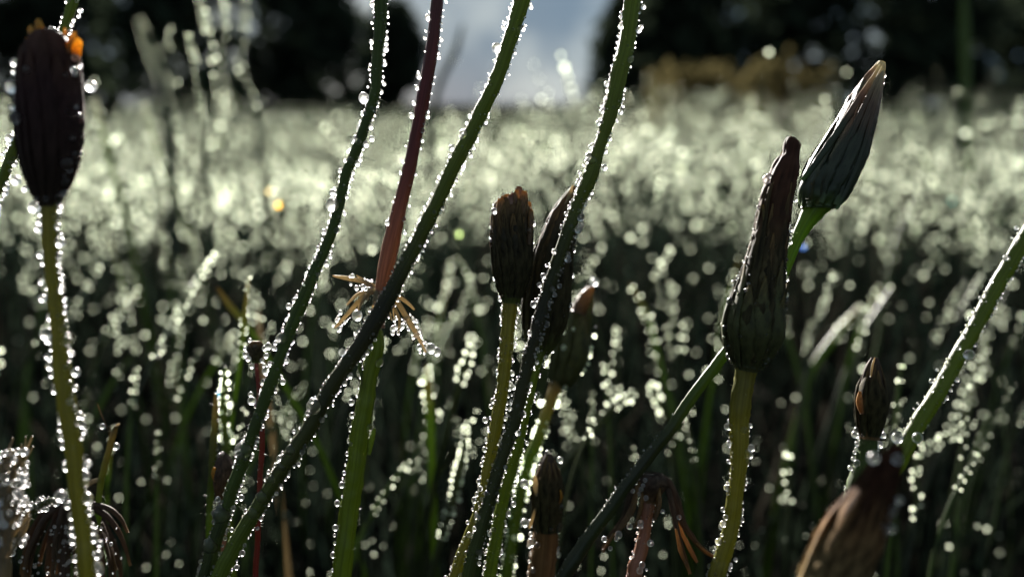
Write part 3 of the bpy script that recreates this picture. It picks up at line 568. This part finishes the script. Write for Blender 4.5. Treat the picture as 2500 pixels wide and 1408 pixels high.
# O: dark dried bud at the bottom
O_, q = plant('dried_flower_bud', 'thick dark dried bud with an orange sliver, at the bottom right of the stem cluster', 'flower bud',
    [(1338, 1200, 56), (1334, 1270, 66), (1328, 1350, 70), (1322, 1430, 72)], .135, M_bud_dark)
head('bud', O_, [(1340, 1106, 12), (1338, 1125, 34), (1338, 1150, 52), (1338, 1190, 64), (1336, 1240, 62), (1334, 1290, 60)], .135, M_blackbract, ribs=8, rib=.07)
strand('petal', O_, [(1368, 1195, 5), (1371, 1212, 11), (1366, 1228, 6)], .133, M_yellow); strand('petal', O_, [(1306, 1160, 6), (1308, 1185, 16), (1312, 1210, 10)], .133, M_straw)
strand('petal', O_, [(1292, 1290, 6), (1298, 1270, 14), (1308, 1240, 8)], .133, M_straw)
wrap(O_, [(1340, 1110, 14), (1338, 1150, 52), (1338, 1190, 64), (1336, 1240, 62), (1334, 1300, 60)], .135, M_bract, 10, .1, .97, .5, .12, 1.06)
dew(O_, stem_beads(q, .00045, .0013, .1)); drop(O_, [(1337, 1105, 12), (1318, 1140, 12), (1367, 1122, 14), (1366, 1222, 16), (1280, 1180, 18), (1366, 1255, 18), (1362, 1280, 20), (1280, 1275, 16)], .135)
# P: small red stalk with a round dewy head
Pp, q = plant('small_bud_stalk', 'small red stalk with a round dew ringed head left of the slender leaning stalk', 'flower bud',
    [(626, 880, 10), (630, 920, 11), (634, 960, 12), (634, 1000, 16), (640, 1080, 14), (635, 1180, 14), (628, 1300, 14)], .124, plant_mat('red_stalklet', flat((.10, .022, .018)), .5))
head('bud', Pp, [(625, 832, 22), (625, 845, 38), (626, 862, 34), (626, 885, 16)], .124, M_bud_dark, ribs=6, n=24)
drop(Pp, [(610, 830, 9), (600, 865, 12), (606, 875, 12), (646, 850, 12), (650, 868, 12), (640, 880, 10), (615, 893, 11), (645, 892, 10), (640, 935, 9), (650, 905, 18), (615, 978, 18), (612, 962, 11), (638, 955, 9), (624, 846, 10), (598, 850, 8), (655, 845, 16)], .123)
# Q: bright blade with dark seed bud
Q, q = plant('broad_grass_blade', 'bright lime blade standing upright behind a dark brown bud at lower left', 'grass blade',
    [(527, 960, 8), (524, 1020, 16), (519, 1090, 19), (516, 1160, 18), (514, 1230, 18), (512, 1330, 18)], .134, M_lime)
dew(Q, stem_beads(q, .0002, .0016, 0, sides=(1, 0))); 
Q2, q = plant('dark_seed_bud', 'dark brown dried bud with an amber fleck beside the bright lime blade', 'seed bud', [(541, 1200, 20), (545, 1290, 16), (550, 1400, 16)], .130, M_brown)
head('bud', Q2, [(543, 1106, 14), (546, 1125, 36), (548, 1155, 50), (544, 1190, 42), (540, 1222, 18)], .130, M_blackbract, ribs=7, rib=.08, n=32)
strand('petal', Q2, [(524, 1140, 6), (522, 1155, 14), (526, 1175, 8)], .1285, M_yellow)
drop(Q2, [(543, 1106, 9), (536, 1110, 8), (537, 1228, 12), (529, 1158, 10)], .1295)
Q3, q = plant('dewy_grass_blade', 'narrow blade with dewy tip above the dark brown bud at lower left', 'grass blade',
    [(551, 895, 8), (546, 950, 14), (546, 1020, 16), (552, 1100, 16), (556, 1200, 16)], .150, M_green)
dew(Q3, stem_beads(q, .0005, .0018, .6, t1=.6), BEAD_MID)
# R: short bent blade
Rb, q = plant('bent_grass_blade', 'short lime blade with a torn pinkish tip right of the big bud stalk', 'grass blade',
    [(284, 1038, 8), (276, 1060, 14), (266, 1100, 15), (254, 1150, 16), (246, 1180, 15), (240, 1260, 16), (236, 1380, 16)], .128, M_lime)
strand('torn_tip', Rb, [(292, 1033, 4), (282, 1042, 10), (276, 1058, 9)], .128, M_straw); strand('dead_leaf', Rb, [(210, 1190, 8), (225, 1175, 12), (248, 1170, 8)], .128, M_dryblade)
strand('awn', Rb, [(238, 985, 4), (245, 1005, 7), (262, 1045, 4)], .13, M_orange); drop(Rb, [(283, 1089, 14), (250, 1040, 12)], .132)
# S: dried dark flower at the bottom left
Sp, q = plant('spent_flower_head', 'dark spent flower with arching bracts hanging like an umbrella at bottom left', 'flower',
    [(170, 1225, 30), (165, 1300, 22), (160, 1420, 24)], .130, M_blackbract)
for pts in [[(175, 1225, 18), (120, 1240, 18), (80, 1290, 14), (60, 1350, 10), (50, 1400, 6)], [(175, 1225, 16), (140, 1260, 16), (110, 1320, 12), (95, 1380, 8)], [(180, 1225, 18), (230, 1240, 18), (270, 1270, 14), (300, 1320, 10), (318, 1380, 6)],
            [(180, 1228, 16), (225, 1265, 16), (260, 1320, 12), (285, 1390, 8)], [(178, 1230, 14), (200, 1280, 14), (225, 1340, 10), (240, 1400, 8)], [(176, 1230, 14), (165, 1290, 16), (150, 1350, 12), (140, 1400, 8)], [(182, 1226, 14), (250, 1235, 14), (290, 1260, 10), (312, 1300, 6)]]:
    strand('bract', Sp, pts, .130 + U(-.004, .004), M_blackbract, .5)
for k in range(14):
    a = U(-1, 1); strand('bract', Sp, [(176 + a * 12, 1222, 16), (172 + a * 70, 1240 + abs(a) * 15, 20), (170 + a * 110, 1290 + abs(a) * 25, 18), (168 + a * 135, 1350 + U(0, 30), 14), (168 + a * 140, 1410 + U(0, 30), 8)], .130 + U(-.006, .006), M_blackbract, .5)
dew(Sp, [(P(G(165, 70), U(1280, 1408), .126 + U(-.004, .003)), U(.00012, .0003)) for _ in range(99)])
# T: brown fluffy tuft at the left edge with a dewy leaf
Tp, q = plant('dry_grass_tuft', 'frayed straw brown tuft covered in dew at the lower left edge', 'grass tuft', [(20, 1150, 30), (15, 1250, 40), (5, 1420, 40)], .104, M_dryblade)
for k in range(44):
    x = U(-20, 62); y = U(1075, 1300); strand('straw', Tp, [(x + U(-5, 25), y - 20, 4), (x, y + 20, 8), (5 + U(-10, 10), y + 100, 6)], .104 + U(-.003, .003), M_dryblade, .5)
dew(Tp, [(P(U(-10, 70), U(1100, 1330), .102 + U(-.003, .003)), U(.00025, .0005)) for _ in range(99)])
T2, q = plant('arching_leaf', 'dew crusted leaf arching from the lower left corner to the bud stalk', 'leaf', [(165, 1212, 8), (120, 1222, 16), (80, 1245, 20), (45, 1290, 20), (15, 1350, 18), (-10, 1430, 18)], .112, M_blade)
dew(T2, stem_beads(q, .00028, .0006, .8)); 
# a few tinted beads: the colour of split sunlight is put into their glass
for nm, lb, x, y, d, rr, c in [('yellow_tinted_dewdrop', 'brighter of the two round yellow-tinted glinting dewdrops left of centre', 680, 499, .30, .0011, (1, .72, .15)), ('yellow_tinted_dewdrop', 'dimmer of the two yellow-tinted glinting dewdrops left of centre', 657, 467, .31, .0008, (.8, .6, .2)),
        ('green_tinted_dewdrop', 'green-tinted glinting dewdrop right of the long diagonal stalk', 1120, 570, .30, .0010, (.85, 1, .6)), ('blue_tinted_dewdrop', 'blue-tinted glinting dewdrop below the pointed bud', 1958, 601, .28, .0010, (.3, .55, 1)),
        ('cyan_tinted_dewdrop', 'pale cyan-tinted glinting dewdrop in the meadow at right', 2325, 491, .5, .0014, (.5, 1, .95)), ('blue_tinted_dewdrop', 'small blue-tinted glinting dewdrop on the green blade at lower left', 531, 963, .15, .00045, (.35, .7, 1))]:
    stalk = blade('thin dark grass stalk holding up the ' + lb.split(' dewdrop')[0].replace('brighter of the two round ', 'brighter ').replace('dimmer of the two ', 'dimmer ').replace('dewdrops left of centre', 'dewdrop'), [(x, y, 5), (x + 4, y + 60, 6), (x + 14, y + 180, 7), (x + 20, y + 320, 8)], d, 6, mat=M_blade, rad=0)
    o = bpy.data.objects.new(nm, bead_mesh(3, dew_mat(nm, .4, c))); COL.objects.link(o); o.location = P(x, y, d); o.scale = (rr,) * 3; tag(o, lb, 'dewdrop')
print('objects', len(bpy.data.objects))
